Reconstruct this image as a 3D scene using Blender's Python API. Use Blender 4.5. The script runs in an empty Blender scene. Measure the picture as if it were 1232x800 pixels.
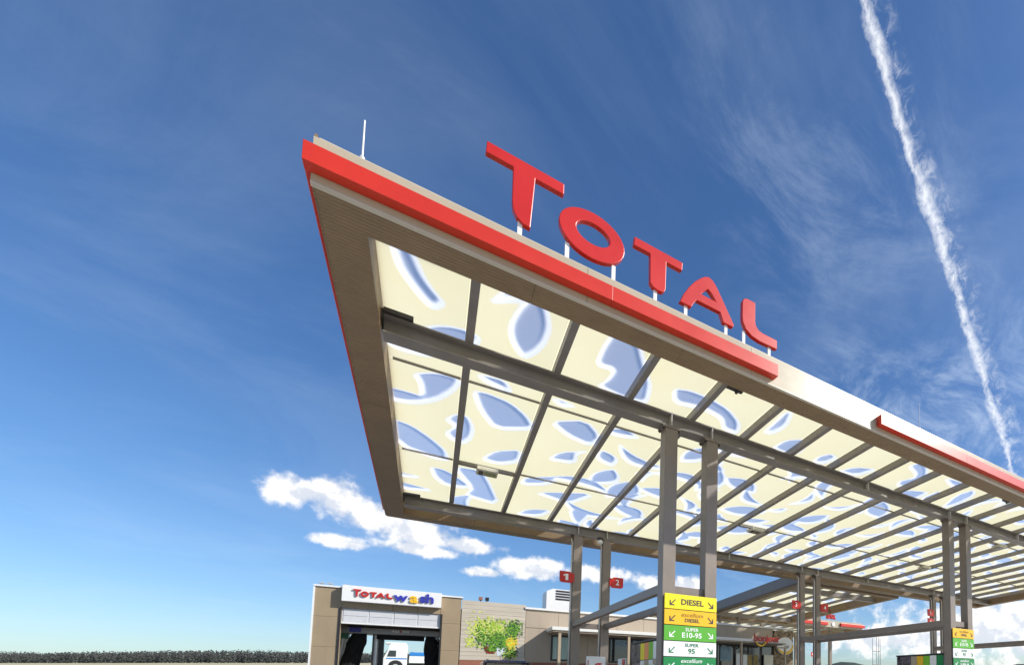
import bpy, bmesh, math, random
import numpy as np
from mathutils import Vector

# ------------------------------------------------------------------ camera, sky, sun, exposure
SC = bpy.context.scene
COL = SC.collection
cam_d = bpy.data.cameras.new('camera')
cam = bpy.data.objects.new('camera', cam_d); COL.objects.link(cam)
cam.location = (0, 0, 1.0)
cam.rotation_euler = (math.radians(90 + 4.151), 0, math.radians(-37.228))
cam_d.sensor_width = 36.0; cam_d.sensor_fit = 'HORIZONTAL'
cam_d.lens = 586.345 / 1232 * 36
cam_d.shift_x = (616 - 964.04) / 1232
cam_d.shift_y = (777.47 - 400) / 1232
cam_d.clip_start = 0.05; cam_d.clip_end = 6000
SC.camera = cam

SUN = Vector((0.66, -0.50, 0.56)).normalized()
SUN_EL = math.asin(SUN.z); SUN_AZ = math.atan2(SUN.x, SUN.y)      # azimuth from +Y towards +X

world = bpy.data.worlds.new('World'); SC.world = world; world.use_nodes = True
def build_world():
    nt = world.node_tree; N = nt.nodes; L = nt.links; N.clear()
    out = N.new('ShaderNodeOutputWorld'); bg = N.new('ShaderNodeBackground')
    bg.inputs['Strength'].default_value = 0.105
    L.new(bg.outputs[0], out.inputs[0])
    sky = N.new('ShaderNodeTexSky'); sky.sky_type = 'NISHITA'; sky.sun_disc = False
    sky.sun_elevation = SUN_EL; sky.sun_rotation = SUN_AZ
    sky.altitude = 300; sky.air_density = 1.0; sky.dust_density = 1.1; sky.ozone_density = 2.4
    hs = N.new('ShaderNodeHueSaturation'); hs.inputs['Saturation'].default_value = 1.15; hs.inputs['Hue'].default_value = 0.504; hs.inputs['Value'].default_value = 1.08
    tint = N.new('ShaderNodeMix'); tint.data_type = 'RGBA'; tint.blend_type = 'MULTIPLY'; tint.inputs[0].default_value = 1.0; tint.inputs[7].default_value = (0.90, 0.985, 1.07, 1); L.new(sky.outputs[0], tint.inputs[6]); L.new(tint.outputs[2], hs.inputs['Color'])
    tc = N.new('ShaderNodeTexCoord')
    def math_(op, a, b=None, c=None, clamp=False):
        n = N.new('ShaderNodeMath'); n.operation = op; n.use_clamp = clamp
        for i, v in enumerate((a, b, c)):
            if v is None: continue
            if isinstance(v, (int, float)): n.inputs[i].default_value = v
            else: L.new(v, n.inputs[i])
        return n.outputs[0]
    def smooth(v, lo, hi):
        n = N.new('ShaderNodeMapRange'); n.interpolation_type = 'SMOOTHSTEP'
        L.new(v, n.inputs[0]); n.inputs[1].default_value = lo; n.inputs[2].default_value = hi
        return n.outputs[0]
    def noise(vec, scale, detail=6, rough=0.55, dist=0.0, dims='3D'):
        n = N.new('ShaderNodeTexNoise'); n.noise_dimensions = dims
        L.new(vec, n.inputs['Vector']); n.inputs['Scale'].default_value = scale
        n.inputs['Detail'].default_value = detail; n.inputs['Roughness'].default_value = rough
        n.inputs['Distortion'].default_value = dist
        return n.outputs[0]
    def dot(vec):
        n = N.new('ShaderNodeVectorMath'); n.operation = 'DOT_PRODUCT'
        L.new(tc.outputs['Generated'], n.inputs[0]); n.inputs[1].default_value = vec
        return n.outputs['Value']
    sep = N.new('ShaderNodeSeparateXYZ'); L.new(tc.outputs['Generated'], sep.inputs[0])
    az = math_('ARCTAN2', sep.outputs[0], sep.outputs[1])
    el = math_('ARCSINE', sep.outputs[2])
    comb = N.new('ShaderNodeCombineXYZ'); L.new(az, comb.inputs[0]); L.new(el, comb.inputs[1])
    ae = comb.outputs[0]
    # the puffy bank of cumulus low above the horizon: lobes (azimuth, elevation, half widths in degrees)
    lobes = [(-9.6,15.5,2.2,1.5),(-7.2,15.3,2.4,1.9),(-4.6,14.5,2.6,1.7),(-1.6,13.5,3.2,1.5),(2.0,13.0,3.2,0.9),(-6.6,11.9,2.0,0.7),(-1.2,12.2,4.2,0.7),
             (8.0,11.6,4.0,1.2),(3.6,10.7,1.8,0.6),(14.0,11.6,4.0,1.1),(22.0,11.0,4.0,1.0),
             (60.0,6.0,16.0,4.5),(48.0,5.0,9.0,2.2),(57.0,10.5,7,1.8)]
    total = None
    for a, e, wa, we in lobes:
        da = math_('MULTIPLY', math_('SUBTRACT', az, math.radians(a)), 1 / math.radians(wa))
        de = math_('MULTIPLY', math_('SUBTRACT', el, math.radians(e)), 1 / math.radians(we))
        r2 = math_('ADD', math_('MULTIPLY', da, da), math_('MULTIPLY', de, de))
        g = math_('POWER', 2.718, math_('MULTIPLY', r2, -0.9))
        total = g if total is None else math_('MAXIMUM', total, g)
    n1 = noise(ae, 22, 10, 0.58, 0.0, '2D')
    shift = N.new('ShaderNodeVectorMath'); shift.operation = 'ADD'; L.new(ae, shift.inputs[0]); shift.inputs[1].default_value = (0.012, 0.016, 0)
    n1s = noise(shift.outputs[0], 22, 10, 0.58, 0.0, '2D')
    n1b = noise(ae, 55, 5, 0.6, 0.2, '2D')
    dens = math_('ADD', total, math_('ADD', math_('MULTIPLY', math_('SUBTRACT', n1, 0.5), 1.35), math_('MULTIPLY', math_('SUBTRACT', n1b, 0.5), 0.35)))
    cum = smooth(dens, 0.34, 0.82)
    cum = math_('MULTIPLY', cum, smooth(total, 0.06, 0.4))
    # high streaky cirrus: noise on a flat layer, stretched along one wind direction
    h = math_('ADD', sep.outputs[2], 0.12)
    px_ = math_('DIVIDE', sep.outputs[0], h); py_ = math_('DIVIDE', sep.outputs[1], h)
    c2 = N.new('ShaderNodeCombineXYZ'); L.new(px_, c2.inputs[0]); L.new(py_, c2.inputs[1])
    rot = N.new('ShaderNodeMapping'); rot.inputs['Rotation'].default_value = (0, 0, math.radians(40)); rot.inputs['Scale'].default_value = (0.9, 1.5, 1); rot.inputs['Location'].default_value = (3.1, 1.7, 0)
    L.new(c2.outputs[0], rot.inputs[0])
    n2 = noise(rot.outputs[0], 3.4, 10, 0.70, 0.35, '2D')
    n3 = noise(c2.outputs[0], 0.8, 3, 0.5, 0.2, '2D')
    cir = math_('MULTIPLY', smooth(n2, 0.40, 0.80), smooth(n3, 0.34, 0.68))
    cir = math_('MULTIPLY', cir, math_('ADD', 0.03, math_('MULTIPLY', smooth(az, 0.25, 0.95), 0.50)))
    n7 = noise(c2.outputs[0], 1.1, 8, 0.62, 0.5, '2D')
    veil = math_('MULTIPLY', smooth(n7, 0.40, 0.75), 0.08)
    cir = math_('ADD', cir, math_('MULTIPLY', veil, math_('SUBTRACT', 1.0, cir)))
    # a ragged vapour trail along one great circle
    dn = dot((-0.376, 0.896, -0.236))
    n4 = noise(tc.outputs['Generated'], 30, 6, 0.65)
    n5 = noise(tc.outputs['Generated'], 7, 3, 0.5)
    wob = math_('MULTIPLY', math_('SUBTRACT', n4, 0.5), 0.020)
    n6 = noise(tc.outputs['Generated'], 2.6, 2, 0.5)
    wob = math_('ADD', wob, math_('MULTIPLY', math_('SUBTRACT', n5, 0.5), 0.020))
    wob = math_('ADD', wob, math_('MULTIPLY', math_('SUBTRACT', n6, 0.5), 0.045))
    off = math_('ABSOLUTE', math_('ADD', dn, wob))
    n8 = noise(tc.outputs['Generated'], 11, 4, 0.6)
    wid = math_('ADD', 0.002, math_('MULTIPLY', smooth(n8, 0.3, 0.72), 0.0115))
    core = math_('SUBTRACT', 1.0, math_('DIVIDE', off, wid), clamp=True)
    side = math_('SUBTRACT', 1.0, math_('MULTIPLY', math_('ABSOLUTE', math_('ADD', math_('ADD', dn, 0.010), math_('MULTIPLY', wob, 1.6))), 45.0), clamp=True)
    n9 = noise(tc.outputs['Generated'], 60, 7, 0.72, 0.6)
    trail = math_('MULTIPLY', core, smooth(n9, 0.25, 0.62), clamp=True)
    trail = math_('MAXIMUM', math_('POWER', trail, 0.75), math_('MULTIPLY', math_('MULTIPLY', side, smooth(n9, 0.42, 0.75)), 0.6))
    trail = math_('MULTIPLY', trail, smooth(dot((0.8, 0.5, 0.3)), 0.2, 0.5))
    # cloud light follows the sky it hangs in, brighter towards the sun
    cu_col = N.new('ShaderNodeMix'); cu_col.data_type = 'RGBA'
    L.new(smooth(math_('SUBTRACT', n1, n1s), -0.13, 0.10), cu_col.inputs[0])
    cu_col.inputs[6].default_value = (6.0, 6.3, 6.9, 1); cu_col.inputs[7].default_value = (9.2, 9.0, 8.7, 1)
    m1 = N.new('ShaderNodeMix'); m1.data_type = 'RGBA'; L.new(cir, m1.inputs[0]); L.new(hs.outputs[0], m1.inputs[6]); m1.inputs[7].default_value = (6.3, 7.3, 8.6, 1)
    m2 = N.new('ShaderNodeMix'); m2.data_type = 'RGBA'; L.new(math_('MULTIPLY', trail, 0.82), m2.inputs[0]); L.new(m1.outputs[2], m2.inputs[6]); m2.inputs[7].default_value = (8.6, 8.8, 9.1, 1)
    m3 = N.new('ShaderNodeMix'); m3.data_type = 'RGBA'; L.new(math_('MULTIPLY', cum, 0.93), m3.inputs[0]); L.new(m2.outputs[2], m3.inputs[6]); L.new(cu_col.outputs[2], m3.inputs[7])
    L.new(m3.outputs[2], bg.inputs['Color'])
build_world()

sun_d = bpy.data.lights.new('sun', 'SUN'); sun_d.energy = 4.2; sun_d.angle = math.radians(0.53); sun_d.color = (1.0, 0.95, 0.87)
sun = bpy.data.objects.new('sun', sun_d); COL.objects.link(sun); sun.rotation_euler = SUN.to_track_quat('Z', 'Y').to_euler()
sun.location = (0, 0, 40)

SC.view_settings.view_transform = 'Standard'; SC.view_settings.look = 'None'
SC.view_settings.gamma = 1.0; SC.view_settings.use_curve_mapping = False
SC.view_settings.exposure = 0.35
SC.render.engine = 'CYCLES'
SC.cycles.max_bounces = 10; SC.cycles.caustics_reflective = False; SC.cycles.caustics_refractive = False; SC.cycles.transparent_max_bounces = 16; SC.cycles.transmission_bounces = 6

random.seed(11); rng = np.random.default_rng(5)

# ------------------------------------------------------------------ materials
MATS = {}
def mat(name, col, rough=0.6, metal=0.0, var=0.10, scale=6.0, bump=0.0, bscale=60, spec=0.5, coat=0.0, dirt=0.0, stretch=None):
    if name in MATS: return MATS[name]
    m = bpy.data.materials.new(name); m.use_nodes = True; nt = m.node_tree; N = nt.nodes; L = nt.links
    b = N['Principled BSDF']; b.inputs['Roughness'].default_value = rough; b.inputs['Metallic'].default_value = metal
    b.inputs['Specular IOR Level'].default_value = spec; b.inputs['Coat Weight'].default_value = coat; b.inputs['Coat Roughness'].default_value = 0.08
    tc = N.new('ShaderNodeTexCoord'); vec = tc.outputs['Object']
    if stretch:
        mp = N.new('ShaderNodeMapping'); mp.inputs['Scale'].default_value = stretch; L.new(vec, mp.inputs[0]); vec = mp.outputs[0]
    n = N.new('ShaderNodeTexNoise'); n.inputs['Scale'].default_value = scale; n.inputs['Detail'].default_value = 6; n.inputs['Roughness'].default_value = 0.6
    L.new(vec, n.inputs['Vector'])
    ramp = N.new('ShaderNodeMapRange'); L.new(n.outputs[0], ramp.inputs[0]); ramp.inputs[1].default_value = 0.3; ramp.inputs[2].default_value = 0.7
    ramp.inputs[3].default_value = 1 - var; ramp.inputs[4].default_value = 1 + var
    mul = N.new('ShaderNodeVectorMath'); mul.operation = 'SCALE'; mul.inputs[0].default_value = col[:3]; L.new(ramp.outputs[0], mul.inputs['Scale'])
    src = mul.outputs[0]
    if dirt:
        n2 = N.new('ShaderNodeTexNoise'); n2.inputs['Scale'].default_value = 1.3; n2.inputs['Detail'].default_value = 8; n2.inputs['Roughness'].default_value = 0.7
        mp2 = N.new('ShaderNodeMapping'); mp2.inputs['Scale'].default_value = (2.2, 2.2, 0.35); L.new(tc.outputs['Object'], mp2.inputs[0]); L.new(mp2.outputs[0], n2.inputs['Vector'])
        mr = N.new('ShaderNodeMapRange'); L.new(n2.outputs[0], mr.inputs[0]); mr.inputs[1].default_value = 0.5; mr.inputs[2].default_value = 0.8; mr.inputs[4].default_value = dirt
        mx = N.new('ShaderNodeMix'); mx.data_type = 'RGBA'; L.new(mr.outputs[0], mx.inputs[0]); L.new(src, mx.inputs[6]); mx.inputs[7].default_value = (col[0]*.45, col[1]*.42, col[2]*.36, 1)
        src = mx.outputs[2]
    L.new(src, b.inputs['Base Color'])
    rr = N.new('ShaderNodeMapRange'); L.new(n.outputs[0], rr.inputs[0]); rr.inputs[3].default_value = max(rough - .08, .02); rr.inputs[4].default_value = min(rough + .08, 1)
    L.new(rr.outputs[0], b.inputs['Roughness'])
    if bump:
        nb = N.new('ShaderNodeTexNoise'); nb.inputs['Scale'].default_value = bscale; nb.inputs['Detail'].default_value = 4; L.new(vec, nb.inputs['Vector'])
        bp = N.new('ShaderNodeBump'); bp.inputs['Strength'].default_value = bump; bp.inputs['Distance'].default_value = 0.01; L.new(nb.outputs[0], bp.inputs['Height']); L.new(bp.outputs[0], b.inputs['Normal'])
    MATS[name] = m; return m

M_brown = mat('brown_soffit_paint', (0.240, 0.163, 0.090), 0.5, var=.10, scale=2, dirt=.28)
def ribs(m):
    nt = m.node_tree; N = nt.nodes; L = nt.links; tc = N.new('ShaderNodeTexCoord'); w = N.new('ShaderNodeTexWave'); w.bands_direction = 'Y'; w.wave_profile = 'SIN'
    w.inputs['Scale'].default_value = 5.0; L.new(tc.outputs['Object'], w.inputs['Vector']); bp = N.new('ShaderNodeBump'); bp.inputs['Strength'].default_value = .6; bp.inputs['Distance'].default_value = .012
    L.new(w.outputs['Fac'], bp.inputs['Height']); L.new(bp.outputs[0], N['Principled BSDF'].inputs['Normal'])
ribs(M_brown)
M_steel = mat('grey_steel_paint', (0.240, 0.216, 0.192), 0.40, var=.09, scale=3, dirt=.25)
M_col = mat('beige_grey_column_paint', (0.228, 0.188, 0.157), 0.42, var=.08, scale=2.5, dirt=.22)
M_plate = mat('pale_stiffener_paint', (0.62, 0.60, 0.56), 0.45)
M_white = mat('pale_beige_fascia_metal', (0.47, 0.41, 0.30), 0.27, var=.04, scale=1.2, dirt=.10)
M_trim = mat('pale_edge_trim', (0.55, 0.50, 0.40), 0.35, var=.04)
M_red = mat('red_gloss_paint', (0.60, 0.030, 0.010), 0.34, var=.09, scale=1.1, coat=.2, dirt=.16)
M_redl = mat('red_letter_acrylic', (0.56, 0.018, 0.009), 0.34, var=.07, scale=1.5, coat=.15, dirt=.10)
M_bolt = mat('dark_bolt_steel', (0.035, 0.032, 0.03), 0.5)
M_signwhite = mat('white_sign_board', (0.80, 0.80, 0.78), 0.4, var=.03)
M_galv = mat('galvanised_steel', (0.62, 0.63, 0.64), 0.35, metal=.6, var=.08)
M_yellow = mat('sign_yellow', (0.86, 0.70, 0.01), 0.4, var=.02)
M_amber = mat('sign_amber', (0.85, 0.48, 0.01), 0.4, var=.02)
M_green = mat('sign_green', (0.10, 0.40, 0.03), 0.4, var=.02)
M_dgreen = mat('sign_dark_green', (0.006, 0.22, 0.055), 0.4, var=.02)
M_txtdark = mat('sign_lettering_dark', (0.03, 0.028, 0.04), 0.5, var=.02)
M_txtwhite = mat('sign_lettering_white', (0.86, 0.86, 0.84), 0.45, var=.02)
M_txtgreen = mat('sign_lettering_green', (0.01, 0.17, 0.06), 0.5, var=.02)
M_txtamber = mat('sign_lettering_brown', (0.26, 0.13, 0.012), 0.5, var=.02)
M_tan = mat('tan_wash_cladding', (0.335, 0.255, 0.160), 0.6, var=.05, scale=1.5, bump=.15, bscale=25, dirt=.2)
M_wall = mat('beige_shop_cladding', (0.43, 0.355, 0.27), 0.6, var=.05, scale=1.2, bump=.1, bscale=30, dirt=.2)
M_lowwall = mat('shaded_beige_wall', (0.235, 0.165, 0.155), 0.7, var=.06, scale=1.5, bump=.2, bscale=40, dirt=.2)  # mauve is the beige wall in shade, put into the base colour
M_redbase = mat('brick_red_plinth', (0.30, 0.12, 0.075), 0.7, var=.10, scale=3)
M_dark = mat('black_frame', (0.02, 0.02, 0.022), 0.4)
M_black = mat('black_brush_bristle', (0.012, 0.012, 0.013), 0.9, var=.4, scale=40, bump=.9, bscale=120)
M_glass = mat('dark_shop_glass', (0.02, 0.026, 0.03), 0.05, var=.1, spec=.9)
M_gglass = mat('greenish_blind_glass', (0.30, 0.42, 0.38), 0.12, var=.25, scale=2, stretch=(6, 6, .4))
M_door = mat('white_section_door', (0.60, 0.61, 0.63), 0.4, var=.05)
M_machine = mat('grey_wash_machine', (0.30, 0.30, 0.31), 0.35, metal=.3)
M_blue = mat('deep_blue_lettering', (0.035, 0.04, 0.40), 0.35, var=.03)
M_logoyellow = mat('logo_yellow', (0.85, 0.50, 0.02), 0.35, var=.03)
M_lampcream = mat('lamp_housing_cream', (0.70, 0.66, 0.52), 0.45)
M_lampglass = mat('lamp_lens_grey', (0.22, 0.20, 0.15), 0.15, var=.2, scale=20)

def sheet_material(name, upper):
    m = bpy.data.materials.new(name); m.use_nodes = True; nt = m.node_tree; N = nt.nodes; L = nt.links; N.clear()
    out = N.new('ShaderNodeOutputMaterial'); at = N.new('ShaderNodeAttribute'); at.attribute_name = 'leaf'
    tc = N.new('ShaderNodeTexCoord')
    def smooth(lo, hi, a=0, b=1):
        n = N.new('ShaderNodeMapRange'); n.interpolation_type = 'SMOOTHSTEP'; L.new(at.outputs['Fac'], n.inputs[0])
        n.inputs[1].default_value = lo; n.inputs[2].default_value = hi; n.inputs[3].default_value = a; n.inputs[4].default_value = b
        return n.outputs[0]
    tr = N.new('ShaderNodeBsdfTransparent'); tr.inputs[0].default_value = (0.97, 0.98, 1.0, 1)
    df = N.new('ShaderNodeBsdfDiffuse'); tl = N.new('ShaderNodeBsdfTranslucent'); ms = N.new('ShaderNodeMixShader'); mo = N.new('ShaderNodeMixShader')
    if upper:
        df.inputs[0].default_value = tl.inputs[0].default_value = (0.98, 0.98, 0.97, 1)
        ms.inputs[0].default_value = 0.93
        fac = smooth(-0.10, 0.0, 0.05, 0.97)
    else:
        mx = N.new('ShaderNodeMix'); mx.data_type = 'RGBA'; L.new(smooth(0.0, 0.07), mx.inputs[0])
        no = N.new('ShaderNodeTexNoise'); no.inputs['Scale'].default_value = 0.8; no.inputs['Detail'].default_value = 6; L.new(tc.outputs['Object'], no.inputs['Vector'])
        mc = N.new('ShaderNodeMix'); mc.data_type = 'RGBA'; L.new(no.outputs[0], mc.inputs[0])
        mc.inputs[6].default_value = (0.93, 0.83, 0.49, 1); mc.inputs[7].default_value = (0.95, 0.88, 0.61, 1)
        mx.inputs[6].default_value = (0.97, 0.98, 0.99, 1); L.new(mc.outputs[2], mx.inputs[7])
        L.new(mx.outputs[2], df.inputs[0]); L.new(mx.outputs[2], tl.inputs[0])
        ms.inputs[0].default_value = 0.92
        fac = smooth(-0.03, 0.012, 0.27, 1.0)
    L.new(df.outputs[0], ms.inputs[1]); L.new(tl.outputs[0], ms.inputs[2])
    L.new(fac, mo.inputs[0]); L.new(tr.outputs[0], mo.inputs[1]); L.new(ms.outputs[0], mo.inputs[2])
    L.new(mo.outputs[0], out.inputs[0])
    return m
M_sheet = sheet_material('cream_printed_membrane', False)
M_cover = sheet_material('white_cover_membrane', True)

# ------------------------------------------------------------------ mesh helpers
class MB:
    def __init__(s): s.v = []; s.f = []
    def add(s, vs, fs):
        o = len(s.v); s.v += [tuple(v) for v in vs]; s.f += [tuple(i + o for i in f) for f in fs]; return s
    def hexa(s, c): return s.add(c, [(0,3,2,1),(4,5,6,7),(0,1,5,4),(1,2,6,5),(2,3,7,6),(3,0,4,7)])
    def box(s, x0, x1, y0, y1, z0, z1):
        return s.hexa([(x0,y0,z0),(x1,y0,z0),(x1,y1,z0),(x0,y1,z0),(x0,y0,z1),(x1,y0,z1),(x1,y1,z1),(x0,y1,z1)])
    def cbox(s, x0, x1, y0, y1, h0, h1):          # heights measured from the sloping canopy underside
        return s.hexa([(x0,y0,zs(y0)+h0),(x1,y0,zs(y0)+h0),(x1,y1,zs(y1)+h0),(x0,y1,zs(y1)+h0),(x0,y0,zs(y0)+h1),(x1,y0,zs(y0)+h1),(x1,y1,zs(y1)+h1),(x0,y1,zs(y1)+h1)])
    def prism(s, pts, a, b, plane='xz'):           # polygon extruded from depth a to b
        n = len(pts)
        P = (lambda p, d: (p[0], d, p[1])) if plane == 'xz' else ((lambda p, d: (d, p[0], p[1])) if plane == 'yz' else (lambda p, d: (p[0], p[1], d)))
        vs = [P(p, a) for p in pts] + [P(p, b) for p in pts]
        return s.add(vs, [tuple(range(n)), tuple(range(2*n-1, n-1, -1))] + [(i+n, (i+1) % n + n, (i+1) % n, i) for i in range(n)])
    def tube(s, a, b, r, r2=None, n=12, caps=True):
        a = Vector(a); b = Vector(b); r2 = r if r2 is None else r2; d = (b - a).normalized()
        u = d.orthogonal().normalized(); w = d.cross(u)
        vs = [a + (u*math.cos(t) + w*math.sin(t))*r for t in (2*math.pi*i/n for i in range(n))] + [b + (u*math.cos(t) + w*math.sin(t))*r2 for t in (2*math.pi*i/n for i in range(n))]
        fs = [(i, (i+1) % n, (i+1) % n + n, i+n) for i in range(n)]
        if caps: fs += [tuple(range(n-1, -1, -1)), tuple(range(n, 2*n))]
        return s.add(vs, fs)
    def build(s, name, m, parent=None, smooth=False, bevel=0, fix=False):
        me = bpy.data.meshes.new(name); me.from_pydata(s.v, [], s.f)
        if fix:
            bm = bmesh.new(); bm.from_mesh(me); bmesh.ops.recalc_face_normals(bm, faces=bm.faces); bm.to_mesh(me); bm.free()
        me.materials.append(m); return link(name, me, parent, smooth, bevel)
def link(name, me, parent=None, smooth=False, bevel=0):
    o = bpy.data.objects.new(name, me); COL.objects.link(o)
    if parent: o.parent = parent
    if smooth:
        for p in me.polygons: p.use_smooth = True
    if bevel:
        b = o.modifiers.new('bevel', 'BEVEL'); b.width = bevel; b.segments = 2; b.limit_method = 'ANGLE'; b.angle_limit = math.radians(40)
    return o
def thing(name, label, cat, group=None):
    o = bpy.data.objects.new(name, None); COL.objects.link(o); return tag(o, label, cat, group)
def tag(o, label=None, cat=None, group=None, kind=None):
    if label: o['label'] = label
    if cat: o['category'] = cat
    if group: o['group'] = group
    if kind: o['kind'] = kind
    return o
def text(name, s, m, parent, x, y, z, size, plane='-y', align='CENTER', bold=0.0, depth=0.004, wide=1.0, shear=0.0):
    cu = bpy.data.curves.new(name, 'FONT'); cu.body = s; cu.size = size; cu.align_x = align; cu.align_y = 'CENTER'
    cu.extrude = depth; cu.offset = bold * size; cu.resolution_u = 3; cu.shear = shear
    t = bpy.data.objects.new('tmp_text', cu); COL.objects.link(t)
    dg = bpy.context.evaluated_depsgraph_get(); me = bpy.data.meshes.new_from_object(t.evaluated_get(dg))
    bpy.data.objects.remove(t); bpy.data.curves.remove(cu)
    for v in me.vertices:
        a, b, c = v.co.x * wide, v.co.y, v.co.z
        v.co = (x + a, y - c, z + b) if plane == '-y' else (x - c, y - a, z + b)
    me.materials.clear(); me.materials.append(m); me.name = name
    return link(name, me, parent)

# ------------------------------------------------------------------ ground, fields, far hills
FX, FY = math.sin(math.radians(37.228)), math.cos(math.radians(37.228))   # the way the land runs uphill
def ground_z(x, y):
    F = x*FX + y*FY; lat = x*FY - y*FX
    k = 1 - min(max((lat/max(F, 60) + 0.15)/0.35, 0), 1); k = k*k*(3 - 2*k)
    z = 0 if F < 42 else (F - 42)*0.1 if F < 70 else 2.8 + (F - 70)*0.0418
    return z*k - (1-k)*0.0
def build_ground():
    Fs = [-400,-120,-40,0,20,42,50,60,70,90,120,160,220,300,400,520,700,1000,1600]
    ls = [-1600,-900,-600,-450,-350,-270,-200,-150,-110,-80,-55,-35,-15,0,15,35,60,90,130,200,320,500,900,1600]
    vs = [(F*FX + l*FY, F*FY - l*FX) for F in Fs for l in ls]; vs = [(x, y, ground_z(x, y) - 0.01) for x, y in vs]
    n = len(ls); fs = [(i*n+j, i*n+j+1, (i+1)*n+j+1, (i+1)*n+j) for i in range(len(Fs)-1) for j in range(n-1)]
    mb = MB().add(vs, fs); m = mat('stubble_field', (0.47, 0.42, 0.25), 0.9, var=.25, scale=.02)
    tag(mb.build('ground', m, smooth=True, fix=True), kind='structure')
    mc = mat('pale_forecourt_concrete', (0.46, 0.44, 0.41), 0.75, var=.12, scale=.7, bump=.2, bscale=50, dirt=.2)
    tag(MB().box(-16, 46, -8, 40, -.05, 0.0).build('forecourt', mc), kind='structure')
    hm = mat('far_wooded_hill', (0.045, 0.065, 0.05), 0.9, var=.3, scale=.02)
    pts = []
    for i in range(81):
        l = -100 + i*16; F = 640
        h = 1 + 23.0/586*F + 5*math.sin(i*.23) + 2.2*math.sin(i*.71+1) + 1.2*math.sin(i*1.9)
        if i < 10: h *= i/10
        for dF, hh in ((0, 0), (20, h*.62), (60, h*.93), (110, h), (200, h*.6), (300, -2)):
            pts.append(((F+dF)*FX + l*FY, (F+dF)*FY - l*FX, hh))
    fs = [(i*6+j, (i+1)*6+j, (i+1)*6+j+1, i*6+j+1) for i in range(80) for j in range(5)]
    tag(MB().add(pts, fs).build('hills', hm, smooth=True, fix=True), kind='structure')
build_ground()

def build_forest():
    mb = MB(); t = (1 + 5**.5)/2
    iv = [Vector(v).normalized() for v in [(-1,t,0),(1,t,0),(-1,-t,0),(1,-t,0),(0,-1,t),(0,1,t),(0,-1,-t),(0,1,-t),(t,0,-1),(t,0,1),(-t,0,-1),(-t,0,1)]]
    ifc = [(0,11,5),(0,5,1),(0,1,7),(0,7,10),(0,10,11),(1,5,9),(5,11,4),(11,10,2),(10,7,6),(7,1,8),(3,9,4),(3,4,2),(3,2,6),(3,6,8),(3,8,9),(4,9,5),(2,4,11),(6,2,10),(8,6,7),(9,8,1)]
    r = random.Random(3)
    for row in range(6):
        l = -760
        while l < -95:
            F = 400 + row*12 + r.uniform(-5, 5); x, y = F*FX + l*FY, F*FY - l*FX
            base = 1 + 23.0/586*400 + row*.5
            hgt = (7.6 + 1.6*r.random() + 1.1*math.sin(l*.021) + .7*math.sin(l*.083))*(1 + .04*row)
            w = r.uniform(.9, 1.7)
            for c in range(9):                                  # a crown of lumpy clumps
                k = (c + r.random())/9; sp = w*(1.15 - .75*k)
                cx, cy, cz = x + r.uniform(-sp, sp), y + r.uniform(-sp, sp), base + hgt*(.05 + .93*k)
                s = w*r.uniform(.32, .6)*(1.1 - .5*k)
                mb.add([Vector((cx, cy, cz)) + v*s*r.uniform(.55, 1.35) for v in iv], ifc)
            l += w*r.uniform(.55, 1.05)
    m = mat('dark_wood_foliage', (0.066, 0.070, 0.064), 0.9, var=.18, scale=.06)
    tag(mb.build('forest', m), 'dark strip of forest along the far left horizon', 'forest', kind='stuff')
build_forest()

# ------------------------------------------------------------------ the fuel canopy
SL = 0.0421
def zs(y): return 6.4 + SL*(20.4 - y)
X0, X1, Y0, Y1 = -1.365, 31.75, 7.85, 20.57
XI, YI, XJ, YJ = -0.915, 8.33, 31.3, 20.12
BEAMS = (10.5, 19.25); COLS = [(4.15, 5.18), (14.60, 15.62), (25.05, 26.07)]
RAF = [-1.155 + 1.4545*k for k in range(1, 23)]
PUR = (11.95, 16.1)
HP = 0.52                                               # membrane height over the underside

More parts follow.
